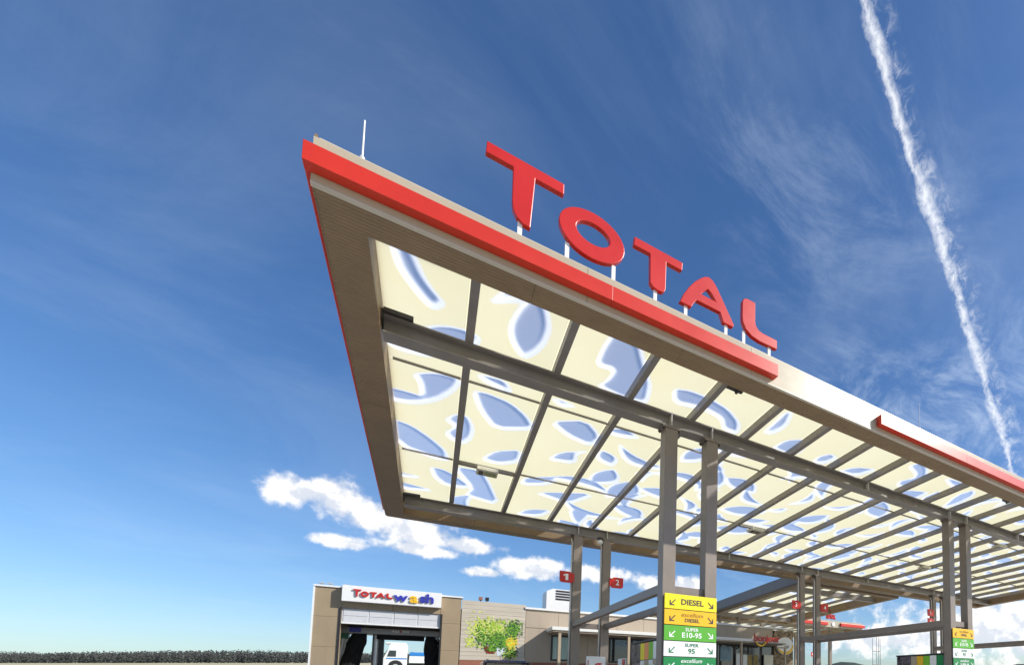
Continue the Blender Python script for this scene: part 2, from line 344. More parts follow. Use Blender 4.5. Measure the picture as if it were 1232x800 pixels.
LEAVES = [
[(-0.78,8.6),(-0.55,8.6),(-0.49,9.00),(-0.45,9.11),(-0.37,9.39),(-0.25,9.62),(-0.08,9.85),(-0.24,10.09),(-0.38,9.92),(-0.55,9.63),(-0.67,9.35)],
[(-0.36,10.72),(-0.18,10.52),(0.01,10.41),(0.21,10.36),(0.45,10.41),(0.42,10.64),(0.24,11.12),(-0.32,11.57),(-0.74,11.65),(-0.98,11.50)],
[(1.07,8.9),(0.94,9.30),(0.88,9.68),(0.89,9.95),(0.97,10.23),(1.18,10.58),(1.34,10.28),(1.44,9.90),(1.45,9.47),(1.37,9.14),(1.26,8.88)],
[(2.42,8.9),(2.37,9.41),(2.39,9.96),(2.74,9.91),(2.72,10.29),(2.60,10.65),(3.21,10.78),(3.66,10.68),(3.50,9.96),(3.38,9.78),(3.13,9.34),(2.90,8.9)],
[(3.95,9.79),(4.26,9.65),(4.79,9.67),(5.31,9.79),(5.80,10.14),(6.0,10.6),(5.6,10.6),(5.36,10.22),(4.92,10.12),(4.69,10.15),(4.17,10.26)],
[(7.13,10.70),(7.19,10.15),(7.61,9.82),(7.76,9.84),(7.87,10.46),(7.71,10.75)],
[(6.47,9.09),(6.61,9.06),(6.81,9.62),(6.71,10.08),(6.51,10.14),(6.50,9.70)],
[(8.45,10.34),(8.66,10.01),(8.94,10.10),(8.89,10.52),(8.57,10.74)],
[(9.50,10.70),(9.77,10.20),(10.44,9.93),(10.19,10.64)],
[(11.03,9.26),(11.18,8.93),(11.62,9.02),(12.15,9.48),(12.30,10.09),(11.92,10.44),(11.57,10.13),(11.83,9.70),(11.66,9.48)],
[(13.26,10.62),(13.29,9.80),(13.64,10.06),(13.79,10.69)],
[(12.57,9.11),(13.62,9.02),(13.61,9.39),(13.31,9.41)],
[(14.63,10.80),(14.04,9.69),(14.20,9.10),(14.66,9.48),(14.80,10.23)],
[(-1.00,13.19),(-0.68,13.14),(-0.40,13.16),(-0.43,12.63),(-0.53,12.35),(-0.17,12.07),(0.24,12.04),(0.12,12.58),(-0.16,13.17),(-0.55,13.58),(-0.97,13.74)],
[(-0.98,14.60),(-0.61,14.71),(-0.26,15.14),(0.09,15.77),(0.10,16.44),(-0.96,15.99)],
[(0.03,13.96),(0.19,13.59),(0.42,13.48),(0.57,14.01),(0.56,14.58),(0.41,15.04),(0.19,14.95),(0.04,14.65),(0.25,14.17)],
[(0.47,12.34),(0.72,12.25),(1.19,12.37),(1.57,12.78),(1.78,13.28),(1.01,13.76),(0.67,13.11)],
[(0.86,15.72),(1.12,15.00),(1.68,14.55),(1.69,15.36),(1.29,15.78)],
[(2.03,12.67),(2.73,12.14),(3.22,12.75),(3.11,13.31),(2.52,13.11)],
[(2.34,14.70),(2.53,14.10),(3.14,13.62),(2.90,13.91),(2.99,14.55)],
[(-1.09,17.91),(-0.54,17.85),(-0.58,18.04),(-1.05,18.20)],
[(-1.07,18.61),(-0.10,18.82),(-0.95,19.25)],
[(-0.25,16.97),(0.12,17.02),(0.75,17.90),(0.50,18.15),(0.10,18.17),(-0.16,17.67)],
[(0.25,16.63),(0.86,16.51),(1.10,16.98),(1.61,19.05),(0.63,18.71),(0.81,18.04)],
[(0.49,11.63),(0.99,11.56),(1.14,11.95),(0.69,11.85)],
[(1.88,11.61),(2.39,11.67),(2.10,11.87)],
[(1.99,16.89),(1.97,16.32),(2.88,15.62),(2.64,16.45)],
[(2.38,17.26),(4.05,16.32),(3.48,17.70),(3.01,17.50)],
[(2.17,19.67),(2.44,18.92),(3.14,18.57),(2.90,19.42)],
[(3.61,18.15),(4.34,18.24),(4.27,19.12),(4.25,19.65),(3.92,19.11)]]
def round_poly(p, it=2):
    for _ in range(it):
        q = []
        for i in range(len(p)):
            a, b = p[i], p[(i+1) % len(p)]
            q += [(a[0]*.8+b[0]*.2, a[1]*.8+b[1]*.2), (a[0]*.2+b[0]*.8, a[1]*.2+b[1]*.8)]
        p = q
    return p
def random_leaf(r):
    L_ = r.uniform(.6, 1.4); W = L_*r.uniform(.22, .36); k = r.random(); n = 9; pts = []
    if k < .5:          # pointed almond, a little bent
        b = r.uniform(-.25, .25)
        for i in range(n): t = -1 + 2*i/(n-1); pts.append((t*L_*.6, W*(1-t*t) + b*(1-t*t)))
        for i in range(1, n-1): t = 1 - 2*i/(n-1); pts.append((t*L_*.6, -W*(1-t*t) + b*(1-t*t)))
    elif k < .78:       # crescent
        for i in range(n): t = -1 + 2*i/(n-1); pts.append((t*L_*.75, .55*L_*(1-t*t)))
        for i in range(1, n-1): t = 1 - 2*i/(n-1); pts.append((t*L_*.75, .18*L_*(1-t*t)))
    else:               # half leaf with a cut side
        for i in range(n): t = -1 + 2*i/(n-1); pts.append((t*L_*.55, W*1.6*(1-t*t)**.7))
        pts += [(L_*.2, -W*.25), (-L_*.15, W*.2), (-L_*.35, -W*.2)]
    a = r.uniform(0, 2*math.pi); c, s = math.cos(a), math.sin(a)
    return [(x*c - y*s, x*s + y*c) for x, y in pts]
def all_leaves():
    r = random.Random(29); out = [round_poly(p, 1) for p in LEAVES]
    cen = [(sum(q[0] for q in p)/len(p), sum(q[1] for q in p)/len(p)) for p in out]; tries = 0
    while tries < 5200:
        tries += 1
        x, y = r.uniform(X0, X1), r.uniform(8.2, 20.2)
        if x < 3.3 or (x < 14.8 and y < 10.9): 
            if min(math.hypot(x-a, y-b) for a, b in cen) < 1.45: continue
        if min(math.hypot((x-a), (y-b)*.85) for a, b in cen) < .86: continue
        out.append([(x+a, y+b) for a, b in random_leaf(r)]); cen.append((x, y))
    return out
def leaf_field():
    st = 0.05; xs = np.arange(X0-.1, X1+.1, st); ys = np.arange(8.0, 20.5, st); D = np.full((len(xs), len(ys)), 0.5)
    for p in all_leaves():
        P = np.array(p); lo = P.min(0) - .5; hi = P.max(0) + .5
        i0, i1 = np.searchsorted(xs, [lo[0], hi[0]]); j0, j1 = np.searchsorted(ys, [lo[1], hi[1]])
        if i1 <= i0 or j1 <= j0: continue
        gx, gy = np.meshgrid(xs[i0:i1], ys[j0:j1], indexing='ij'); d = np.full(gx.shape, 9.0); ins = np.zeros(gx.shape, bool)
        for k in range(len(P)):
            a, b = P[k], P[(k+1) % len(P)]; e = b - a; t = np.clip(((gx-a[0])*e[0] + (gy-a[1])*e[1])/(e@e + 1e-12), 0, 1)
            d = np.minimum(d, np.hypot(gx-a[0]-t*e[0], gy-a[1]-t*e[1]))
            c = (a[1] > gy) != (b[1] > gy)
            ins ^= c & (gx < (b[0]-a[0])*(gy-a[1])/(b[1]-a[1] + 1e-12) + a[0])
        d = np.where(ins, -d, d); D[i0:i1, j0:j1] = np.minimum(D[i0:i1, j0:j1], d)
    return xs, ys, D
LX, LY, LD = leaf_field()
def sample_leaf(x, y):
    fx = np.clip((x - LX[0])/.05, 0, len(LX)-1.001); fy = np.clip((y - LY[0])/.05, 0, len(LY)-1.001)
    i = fx.astype(int); j = fy.astype(int); a = fx-i; b = fy-j
    return LD[i,j]*(1-a)*(1-b) + LD[i+1,j]*a*(1-b) + LD[i,j+1]*(1-a)*b + LD[i+1,j+1]*a*b
def membrane(x0, x1, y0, y1, zf, parent, step=.05, field=sample_leaf):
    nx = max(2, int((x1-x0)/step)+1); ny = max(2, int((y1-y0)/step)+1)
    gx, gy = np.meshgrid(np.linspace(x0, x1, nx), np.linspace(y0, y1, ny), indexing='ij'); x, y = gx.ravel(), gy.ravel()
    sag = 0.012*np.sin(np.pi*(x-x0)/(x1-x0))*np.sin(np.pi*(y-y0)/(y1-y0))
    co = np.stack([x, y, zf(y) - sag], 1).astype(np.float32)
    idx = np.arange(nx*ny).reshape(nx, ny); q = np.stack([idx[:-1,:-1], idx[1:,:-1], idx[1:,1:], idx[:-1,1:]], -1).reshape(-1, 4)
    me = bpy.data.meshes.new('roof_panel'); me.vertices.add(len(co)); me.vertices.foreach_set('co', co.ravel())
    me.loops.add(q.size); me.loops.foreach_set('vertex_index', q.ravel().astype(np.int32))
    me.polygons.add(len(q)); me.polygons.foreach_set('loop_start', np.arange(0, q.size, 4, dtype=np.int32)); me.polygons.foreach_set('loop_total', np.full(len(q), 4, np.int32))
    me.update(calc_edges=True)
    at = me.attributes.new('leaf', 'FLOAT', 'POINT'); at.data.foreach_set('value', field(x, y).astype(np.float32))
    me.materials.append(M_sheet)
    o = link('roof_panel', me, parent)
    c = bpy.data.objects.new('cover_sheet', me); COL.objects.link(c); c.parent = o; c.location = (0, 0, .05)
    c.material_slots[0].link = 'OBJECT'; c.material_slots[0].material = M_cover
    return o

def build_canopy():
    T = thing('fuel_canopy', 'large filling station canopy with leaf-patterned translucent roof on paired columns', 'canopy')
    # brown underside rim, four strips butted together
    n = 14; w = (X1 - X0)/n
    for i in range(n):
        for ya, yb in ((Y0, YI), (YJ, Y1)): MB().cbox(X0+i*w, X0+(i+1)*w-.005, ya, yb, random.uniform(-.0015, .0015), .62).build('soffit_panel', M_brown, T)
    for xa, xb in ((X0, XI), (XJ, X1)):
        for i in range(5):
            h = (YJ-YI)/5; MB().cbox(xa, xb, YI+.002+i*h, YI+(i+1)*h-.003, random.uniform(-.0015, .0015), .62).build('soffit_panel', M_brown, T)
    # pale fascia panels with joints
    n = 11; w = (X1 - X0)/n
    for i in range(n):
        MB().box(X0+.06+i*w if i else X0-.03, X0+.06+(i+1)*w-.006 if i < n-1 else X1+.03, Y0-.035, Y0-.004, zs(Y0)+.02, 7.52).build('fascia_panel', M_white, T)
        MB().box(X0+i*w, X0+(i+1)*w-.006, Y1+.004, Y1+.03, zs(Y1)+.01, zs(Y1)+.68).build('fascia_panel', M_white, T)
    for x in (X0-.03, X1+.004):
        for i in range(4):
            a, b = Y0 + i*(Y1-Y0)/4, Y0 + (i+1)*(Y1-Y0)/4 - .006
            MB().cbox(x, x+.026, a, b, .02, .66).build('fascia_panel', M_brown, T)
    MB().box(X0-.03, X1+.03, Y0-.045, Y0+.02, zs(Y0)-.012, zs(Y0)+.014).build('edge_trim', M_trim, T)
    MB().box(X0+.02, X1-.02, Y0-.03, Y0+.25, 7.522, 7.535).build('coping', M_trim, T)
    # red bands
    zb, zt = 7.045, 7.285; yf = Y0 - .20
    cuts = [X0-.085, 2.05, 5.24]
    for a, b in zip(cuts, cuts[1:]): MB().box(a, b-.0015, yf, Y0-.037, zb, zt).build('red_band', M_red, T, bevel=.004)
    x = 8.18
    while x < X1: 
        b = min(x+3.4, X1+.1); MB().box(x, b-.0015, yf, Y0-.037, zb, zt).build('red_band', M_red, T, bevel=.004); x = b
    ys = [Y0-.035, 11.0, 14.2, 17.4, Y1-.25]
    for a, b in zip(ys, ys[1:]): MB().cbox(X0-.085, X0-.032, a, b-.004, .118, .352).build('red_band', M_red, T, bevel=.01)
    # main beams, I-section, with stiffeners at the columns
    for Y in BEAMS:
        a, b = XI+.03, XJ-.03
        bm = MB().cbox(a, b, Y-.15, Y+.15, .0, .024).cbox(a, b, Y-.15, Y+.15, .296, .32).cbox(a, b, Y-.011, Y+.011, .024, .296).build('main_beam', M_steel, T)
        sx = [c for p in COLS for c in p] + [1.75 + 2.909*3*k for k in range(1, 4)]
        for x in sx:
            for y0, y1 in ((Y-.146, Y-.0115), (Y+.0115, Y+.146)):
                MB().cbox(x-.008, x+.008, y0, y1, .0245, .2955).build('stiffener', M_plate, bm)
        MB().cbox(XI+.001, XI+.029, Y-.2, Y+.2, .20, .36).build('end_plate', M_bolt, bm)
        MB().cbox(XI+.03, XI+.42, Y-.24, Y-.17, .30, .37).build('end_cleat', M_bolt, bm)
    # rafters over the beams, purlins under the membrane joints
    for x in RAF:
        MB().cbox(x-.062, x+.062, YI-.02, YJ+.02, .323, .50).build('rafter', M_steel, T, bevel=.006)
    xs = [XI] + RAF + [XJ]
    for y in PUR:
        for a, b in zip(xs, xs[1:]):
            if b - a > .3: MB().cbox(a+.066, b-.066, y-.018, y+.018, .475, .515).build('purlin', M_steel, T)
    rows = [YI-.1, PUR[0], PUR[1], YJ+.1]
    for a, b in zip(xs, xs[1:]):
        if b - a < .3: continue
        for c, d in zip(rows, rows[1:]):
            membrane(a+.004, b-.004, c+.004, d-.004, lambda y: zs(y)+HP, T)
    # columns, ties
    for px in COLS:
        for Y in BEAMS:
            for x in px:
                c = MB().box(x-.148, x+.148, Y-.15, Y+.15, .12, zs(Y)-.046+.00).build('column', M_col, T, bevel=.008)
                MB().box(x-.21, x+.21, Y-.17, Y+.17, zs(Y)-.045, zs(Y)-.012).build('cap_plate', M_col, c)
                MB().box(x-.23, x+.23, Y-.23, Y+.23, .1, .12).build('base_plate', M_steel, c)
                for sx in (-.185, .185):
                    for sy in (-.12, .12): MB().tube((x+sx, Y+sy, zs(Y)-.085), (x+sx, Y+sy, zs(Y)-.046), .022, n=8).build('bolt', M_bolt, c)
            if Y > 15:
                for x in px:
                    d_ = MB().tube((x-.185, Y-.05, .12), (x-.185, Y-.05, zs(Y)-.30), .032, n=10).tube((x-.185, Y-.05, zs(Y)-.30), (x-.185, Y+.10, zs(Y)-.10), .032, n=10).build('downpipe', M_plate, T, smooth=True)
                    for z in (1.4, 3.6, 5.4): MB().box(x-.222, x-.1485, Y-.09, Y-.01, z, z+.03).build('pipe_clamp', M_galv, d_)
            MB().box(px[0]+.15, px[1]-.15, Y-.06, Y+.06, 2.98, 3.17).build('cross_bar', M_col, T)
        for x in (px[0]-.06, px[1]+.04):
            MB().box(x-.07, x+.07, BEAMS[0]+.152, BEAMS[1]-.152, 3.0, 3.2).build('tie_beam', M_col, T, bevel=.006)
    return T
build_canopy()

# islands
for k, px in enumerate(COLS):
    mk = mat('island_kerb_concrete', (0.42, 0.41, 0.39), .8, var=.1, scale=2)
    tag(MB().box(px[0]-.5, px[1]+.5, 9.2, 20.6, .001, .13).build('pump_island', mk, bevel=.03), kind='structure')

# ------------------------------------------------------------------ roof letters
T1 = [(0.31,8.68),(1.32,8.68),(1.32,8.51),(0.93,8.51),(0.89,7.70),(0.79,7.71),(0.71,7.77),(0.66,7.86),(0.645,7.98),(0.64,8.51),(0.30,8.51)]
T2 = [(2.41,8.46),(3.27,8.46),(3.26,8.31),(2.97,8.31),(2.965,7.80),(2.94,7.745),(2.90,7.725),(2.82,7.72),(2.74,7.74),(2.69,7.80),(2.68,8.31),(2.40,8.31)]
A_ = [(3.23,7.72),(3.30,7.90),(3.40,8.08),(3.51,8.24),(3.62,8.36),(3.70,8.43),(3.78,8.465),(3.86,8.44),(3.93,8.37),(4.04,8.21),(4.18,7.99),(4.32,7.78),(4.30,7.73),(4.09,7.73),(4.02,7.90),(3.55,7.90),(3.50,7.83),(3.45,7.72)]
AI = [(3.63,8.06),(3.70,8.15),(3.77,8.225),(3.84,8.17),(3.93,8.06)]
L_ = [(4.50,8.36),(4.53,8.42),(4.59,8.455),(4.79,8.46),(4.79,8.08),(4.81,7.99),(4.87,7.93),(4.97,7.91),(5.31,7.91),(5.31,7.72),(4.90,7.71),(4.72,7.74),(4.58,7.82),(4.51,7.94),(4.495,8.05)]
def ellipse(cx, cz, a, b, n=40): return [(cx + a*math.cos(2*math.pi*i/n), cz + b*math.sin(2*math.pi*i/n)) for i in range(n)]
OO, OI = ellipse(1.76, 8.09, .495, .385), ellipse(1.765, 8.12, .255, .175)
def ring(outer, inner, y0, y1):
    """A letter with a counter: fill between two outlines, extruded."""
    bm = bmesh.new(); es = []
    for poly in (outer, inner):
        vs = [bm.verts.new((p[0], y0, p[1])) for p in poly]
        es += [bm.edges.new((vs[i], vs[(i+1) % len(vs)])) for i in range(len(vs))]
    bmesh.ops.triangle_fill(bm, use_beauty=True, edges=es)
    r = bmesh.ops.extrude_face_region(bm, geom=bm.faces[:])
    for v in [g for g in r['geom'] if isinstance(g, bmesh.types.BMVert)]: v.co.y = y1
    bmesh.ops.recalc_face_normals(bm, faces=bm.faces)
    bmesh.ops.dissolve_limit(bm, angle_limit=.01, verts=bm.verts, edges=bm.edges)
    me = bpy.data.meshes.new('letter'); bm.to_mesh(me); bm.free(); return me
def letters(parent, y0, y1, m, f=lambda p: p, name='letter', bevel=0):
    out = []
    for poly in (T1, T2, L_):
        out.append(MB().prism([f(p) for p in poly], y0, y1).build(name, m, parent, bevel=bevel, fix=True))
    for o, i in ((OO, OI), (A_, AI)):
        me = ring([f(p) for p in o], [f(p) for p in i], y0, y1); me.materials.append(m); out.append(link(name, me, parent, bevel=bevel))
    return out
def build_roof_sign():
    S = thing('roof_sign', 'red three-dimensional TOTAL letters standing on the canopy front edge', 'sign')
    ls = letters(S, 7.80, 7.89, M_redl, bevel=.010)
    for x in (.76, 1.40, 2.10, 2.80, 3.36, 4.17, 4.56, 5.15):
        MB().box(x-.03, x+.03, 7.845, 7.88, 7.536, 7.80).build('post', M_signwhite, S)
        MB().box(x-.28, x-.02, 7.93, 7.96, 7.536, 7.555).build('cable_clip', M_dark, S)
build_roof_sign()

def rod(x, z1, m, label):
    o = thing('lightning_rod', label, 'rod')
    MB().tube((x, 8.0, 7.536), (x, 8.0, z1), .011, .008, 8).build('rod', m, o); MB().tube((x, 8.0, 7.536), (x, 8.0, 7.70), .026, .026, 8).build('base', m, o)
rod(-.985, 8.21, M_signwhite, 'thin white rod at the sharp left corner of the canopy roof')
rod(10.0, 8.36, M_galv, 'thin rod on the canopy roof above the far red band')

# ------------------------------------------------------------------ canopy lights and boxes
def build_lights():
    names = ['square cream floodlight under the canopy nearest the left edge', 'cream floodlight under the canopy behind the second front column', 'cream floodlight under the canopy near the far right columns', 'cream floodlight in front of the rightmost rafters under the canopy']
    for (x, y), lb in zip(((1.02, 15.93), (9.85, 15.93), (20.1, 15.93), (20.1, 11.75)), names):
        o = thing('canopy_light', lb, 'light', 'floodlights under the canopy')
        z = zs(y) + .34
        MB().box(x-.25, x+.25, y-.24, y+.24, z-.10, z).build('housing', M_lampcream, o, bevel=.012)
        MB().box(x-.20, x-.09, y-.12, y+.19, z-.106, z-.1005).build('driver_cover', M_dark, o)
        MB().box(x-.07, x+.21, y-.12, y+.19, z-.106, z-.1005).build('lens', M_lampglass, o)
        for i in range(4): MB().box(x-.16+i*.09, x-.10+i*.09, y-.246, y-.2405, z-.055, z-.02).build('fin', M_lampcream, o)
        MB().box(x-.7, x+.7, y-.07, y+.07, z+.002, z+.06).build('mounting_rail', M_steel, o)
    for x, lb in ((4.69, 'small dark box under the canopy rim near the red band end'), (14.86, 'small dark box under the canopy rim at the right')):
        o = thing('sensor_box', lb, 'box')
        z = zs(8.4)
        MB().box(x-.20, x+.16, 8.35, 8.43, z-.004, z+.06).build('housing', M_dark, o, bevel=.01); MB().tube((x+.02, 8.39, z-.05), (x+.02, 8.39, z-.004), .03, .04, 10).build('eye', M_glass, o)
build_lights()
o = thing('dome_camera', 'small pale dome camera beside the top of the column with plate 2', 'camera')
bm_ = bmesh.new(); bmesh.ops.create_uvsphere(bm_, u_segments=16, v_segments=8, radius=.10)
for v in bm_.verts: v.co = (v.co.x + 4.90, v.co.y + 19.05, v.co.z + 6.28)
me_ = bpy.data.meshes.new('dome'); bm_.to_mesh(me_); bm_.free(); me_.materials.append(M_signwhite); link('dome', me_, o, smooth=True)
MB().box(4.82, 4.98, 18.97, 19.13, 6.36, 6.45).build('mount', M_dark, o)

# ------------------------------------------------------------------ fuel direction signs
def arrow(parent, m, x, z, s, side, y):
    d = -1 if side == 'l' else 1; w = s*.17
    # shaft from the upper inner end to the lower outer corner, plus two legs of the head
    def bar(p, q):
        p, q = Vector((p[0], 0, p[1])), Vector((q[0], 0, q[1])); t = (q-p).normalized(); nrm = Vector((-t.z, 0, t.x))*w*.5
        return [((p+nrm).x, (p+nrm).z), ((p-nrm).x, (p-nrm).z), ((q-nrm).x, (q-nrm).z), ((q+nrm).x, (q+nrm).z)]
    mb = MB(); c = (x+d*s*.45, z-s*.45)
    mb.prism(bar((x-d*s*.45, z+s*.45), (c[0]-d*w*.4, c[1]+w*.4)), y, y-.004)
    mb.prism(bar((c[0]-d*s*.72, c[1]), (c[0]+d*w*.5, c[1])), y-.0005, y-.0045); mb.prism(bar((c[0], c[1]+s*.72), (c[0], c[1]+w*.5)), y-.001, y-.005)
    return mb.build('arrow', m, parent, fix=True)
def fuel_sign(x0, x1, ztop, rows, label):
    S = thing('fuel_direction_sign', label, 'sign', 'fuel direction signs on the front columns'); y = 10.30
    cx = (x0+x1)/2; h = .353
    MB().box(x0+.03, x1-.03, y+.004, y+.046, .5, ztop-.02).build('backing_frame', M_dark, S)
    for k, (m, mt, lines) in enumerate(rows):
        z1 = ztop - k*h; z0 = z1 - h + .018; zc = (z0+z1)/2
        p = MB().box(x0, x1, y-.018, y+.003, z0, z1).build('sign_panel', m, S, bevel=.004)
        yy = y - .0185
        arrow(p, mt, x0+.19, zc-.02, .135, 'l', yy); arrow(p, mt, x1-.16, zc-.02, .135, 'r', yy)
        for s_, size, dz, bold, shear, wide in lines:
            text('lettering', s_, mt if not shear else (M_txtamber if m is M_amber else mt), p, cx+.02, yy-.002, zc+dz, size, bold=bold, depth=.0015, shear=shear, wide=wide)
    return S
D = ('DIESEL', .175, -.005, .022, 0, 1.08)
rows = [(M_yellow, M_txtdark, [D]),
        (M_amber, M_txtdark, [('excellium', .135, .065, .004, .25, 1.05), ('DIESEL', .115, -.06, .020, 0, 1.08)]),
        (M_green, M_txtwhite, [('SUPER', .105, .085, .012, 0, 1.1), ('E10-95', .16, -.045, .016, 0, 1.1)]),
        (M_signwhite, M_txtgreen, [('SUPER', .105, .085, .018, 0, 1.15), ('95', .16, -.05, .022, 0, 1.1)]),
        (M_dgreen, M_txtwhite, [('excellium', .13, .085, .004, .25, 1.05), ('SUPER 98', .12, -.05, .012, 0, 1.05)]),
        (M_signwhite, M_txtdark, [])]
fuel_sign(4.035, 5.305, 2.965, rows, 'stack of five fuel signs with DIESEL on top, on the near front columns')
fuel_sign(14.46, 15.71, 2.89, [rows[1], rows[2], rows[3], rows[4], rows[5]], 'stack of fuel signs topped by an amber panel, on the right front columns')

# ------------------------------------------------------------------ pump number plates
def number_plate(x0, x1, z0, z1, s, cut, label, y=19.05):
    o = thing('pump_number_sign', label, 'sign', 'red pump number plates on the rear columns')
    r = .10; pts = []
    corners = [((x0, z0), 'l' == cut and .09 or .02), ((x1, z0), 'r' == cut and .09 or .02), ((x1, z1), 'l' == cut and .12 or .02), ((x0, z1), 'r' == cut and .12 or .02)]
    for (cx, cz), r in corners:
        sx = 1 if cx == x0 else -1; sz = 1 if cz == z0 else -1; a0 = {(1,1):180,(-1,1):270,(-1,-1):0,(1,-1):90}[(sx, sz)]
        for i in range(5): t = math.radians(a0 + i*22.5); pts.append((cx+sx*r + r*math.cos(t), cz+sz*r + r*math.sin(t)))
    MB().prism(pts, y, y+.05).build('plate', M_redl, o, fix=True)
    if s == '1':
        cx, cz, h = (x0+x1)/2 + .03, (z0+z1)/2, (z1-z0)*.28
        MB().prism([(cx-.045, cz-h), (cx+.045, cz-h), (cx+.045, cz+h), (cx-.03, cz+h), (cx-.13, cz+h*.55), (cx-.10, cz+h*.25), (cx-.045, cz+h*.5)], y-.006, y-.0005).build('numeral', M_txtwhite, o, fix=True)
    else: text('numeral', s, M_txtwhite, o, (x0+x1)/2, y-.003, (z0+z1)/2, (z1-z0)*.72, bold=.014, depth=.002)
    bx = x1 if cut == 'l' else x0-.06
    MB().box(bx-.01, bx+.07, y+.01, y+.04, z0+.05, z1-.05).build('bracket', M_redl, o)
number_plate(3.55, 3.97, 4.60, 5.01, '1', 'l', 'red plate with white numeral 1 on the rear left column')
number_plate(5.36, 5.80, 4.60, 5.01, '2', 'r', 'red plate with white numeral 2 on the rear column beside plate 1')
number_plate(13.93, 14.40, 4.58, 5.0, '3', 'l', 'red plate with white numeral 3 on the middle rear column before the link canopy')
number_plate(15.79, 16.22, 4.58, 5.0, '4', 'r', 'red plate with white numeral 4 on the rear column right of plate 3')
number_plate(24.30, 24.84, 5.08, 5.50, '5', 'l', 'upper of two small red plates on the far right rear column')
number_plate(24.30, 24.84, 4.50, 4.94, '6', 'l', 'lower of two small red plates on the far right rear column')

# ------------------------------------------------------------------ fuel pumps
M_pump = mat('pump_grey_housing', (0.33, 0.33, 0.34), .35, metal=.3); M_pic = mat('pump_picture_print', (0.10, 0.085, 0.10), .3, var=1.3, scale=3.2)
M_lime = mat('pump_lime', (0.20, 0.50, 0.02), .4, var=.03); M_orange = mat('pump_orange', (0.85, 0.30, 0.09), .4, var=.03)
M_tanp = mat('pump_tan', (0.42, 0.34, 0.24), .4, var=.03); M_hose = mat('black_hose_rubber', (0.02, 0.02, 0.02), .6)
def pump(x, y0, label, stripes):
    o = thing('fuel_pump', label, 'fuel pump', 'fuel pumps on the islands')
    MB().box(x, x+.85, y0, y0+2.25, 0.13, 2.0).build('housing', M_pump, o, bevel=.03)
    MB().box(x-.03, x+.88, y0-.03, y0+2.28, 2.002, 2.05).build('top_cap', M_dark, o, bevel=.01)
    p = MB().box(x-.03, x-.002, y0+1.55, y0+2.22, 1.50, 1.99).build('picture_panel', M_pic, o)
    n = len(stripes); w = 1.5/n
    for k, m in enumerate(stripes):
        b = y0+1.52 - k*w
        MB().box(x-.03, x-.002, b-w+.012, b, 1.56, 1.98).build('fuel_stripe', m, o)
        MB().box(x-.03, x-.002, b-w+.012, b, 1.02, 1.54).build('nozzle_bay', M_tanp if k % 2 else M_signwhite, o)
        nz = MB().box(x-.14, x-.032, b-w*.65, b-w*.35, 1.12, 1.42).build('nozzle', m, o, bevel=.02)
        MB().tube((x-.10, b-w*.5, 1.12), (x-.06, b-w*.5, .45), .018, n=8).build('hose', M_hose, nz)
    text('mark', 'e', M_txtdark, p, x-.033, y0+1.87, 1.75, .2, plane='-x', bold=.01, depth=.001)
pump(4.28, 10.88, 'fuel pump with coloured stripes behind the DIESEL sign column', [M_yellow, M_orange, M_lime, M_signwhite, M_dgreen])
pump(14.72, 10.85, 'fuel pump with coloured stripes beside the right front columns', [M_tanp, M_amber, M_lime, M_signwhite, M_dgreen])
pump(25.2, 10.85, 'dark-topped fuel pump at the far right edge', [M_tanp, M_blue, M_lime, M_signwhite, M_dgreen])

o = thing('notice_board', 'white board with a red letter standing by the rear left columns', 'board')
MB().box(4.06, 4.66, 17.0, 17.06, .9, 1.85).build('board', M_signwhite, o, bevel=.01); MB().box(4.30, 4.42, 17.01, 17.05, .131, .9).build('leg', M_steel, o)
text('lettering', 'g', M_redl, o, 4.42, 16.995, 1.55, .5, bold=.02, depth=.002); MB().box(4.10, 4.125, 16.994, 16.999, 1.3, 1.72).build('side_mark', M_redl, o)
o = thing('information_panel', 'small white and red panel beside the pump behind the DIESEL sign', 'board')
MB().box(4.02, 4.07, 12.9, 13.5, .131, 1.62).build('board', M_signwhite, o, bevel=.01); MB().box(4.012, 4.018, 12.9, 13.1, 1.0, 1.6).build('red_field', M_redl, o)

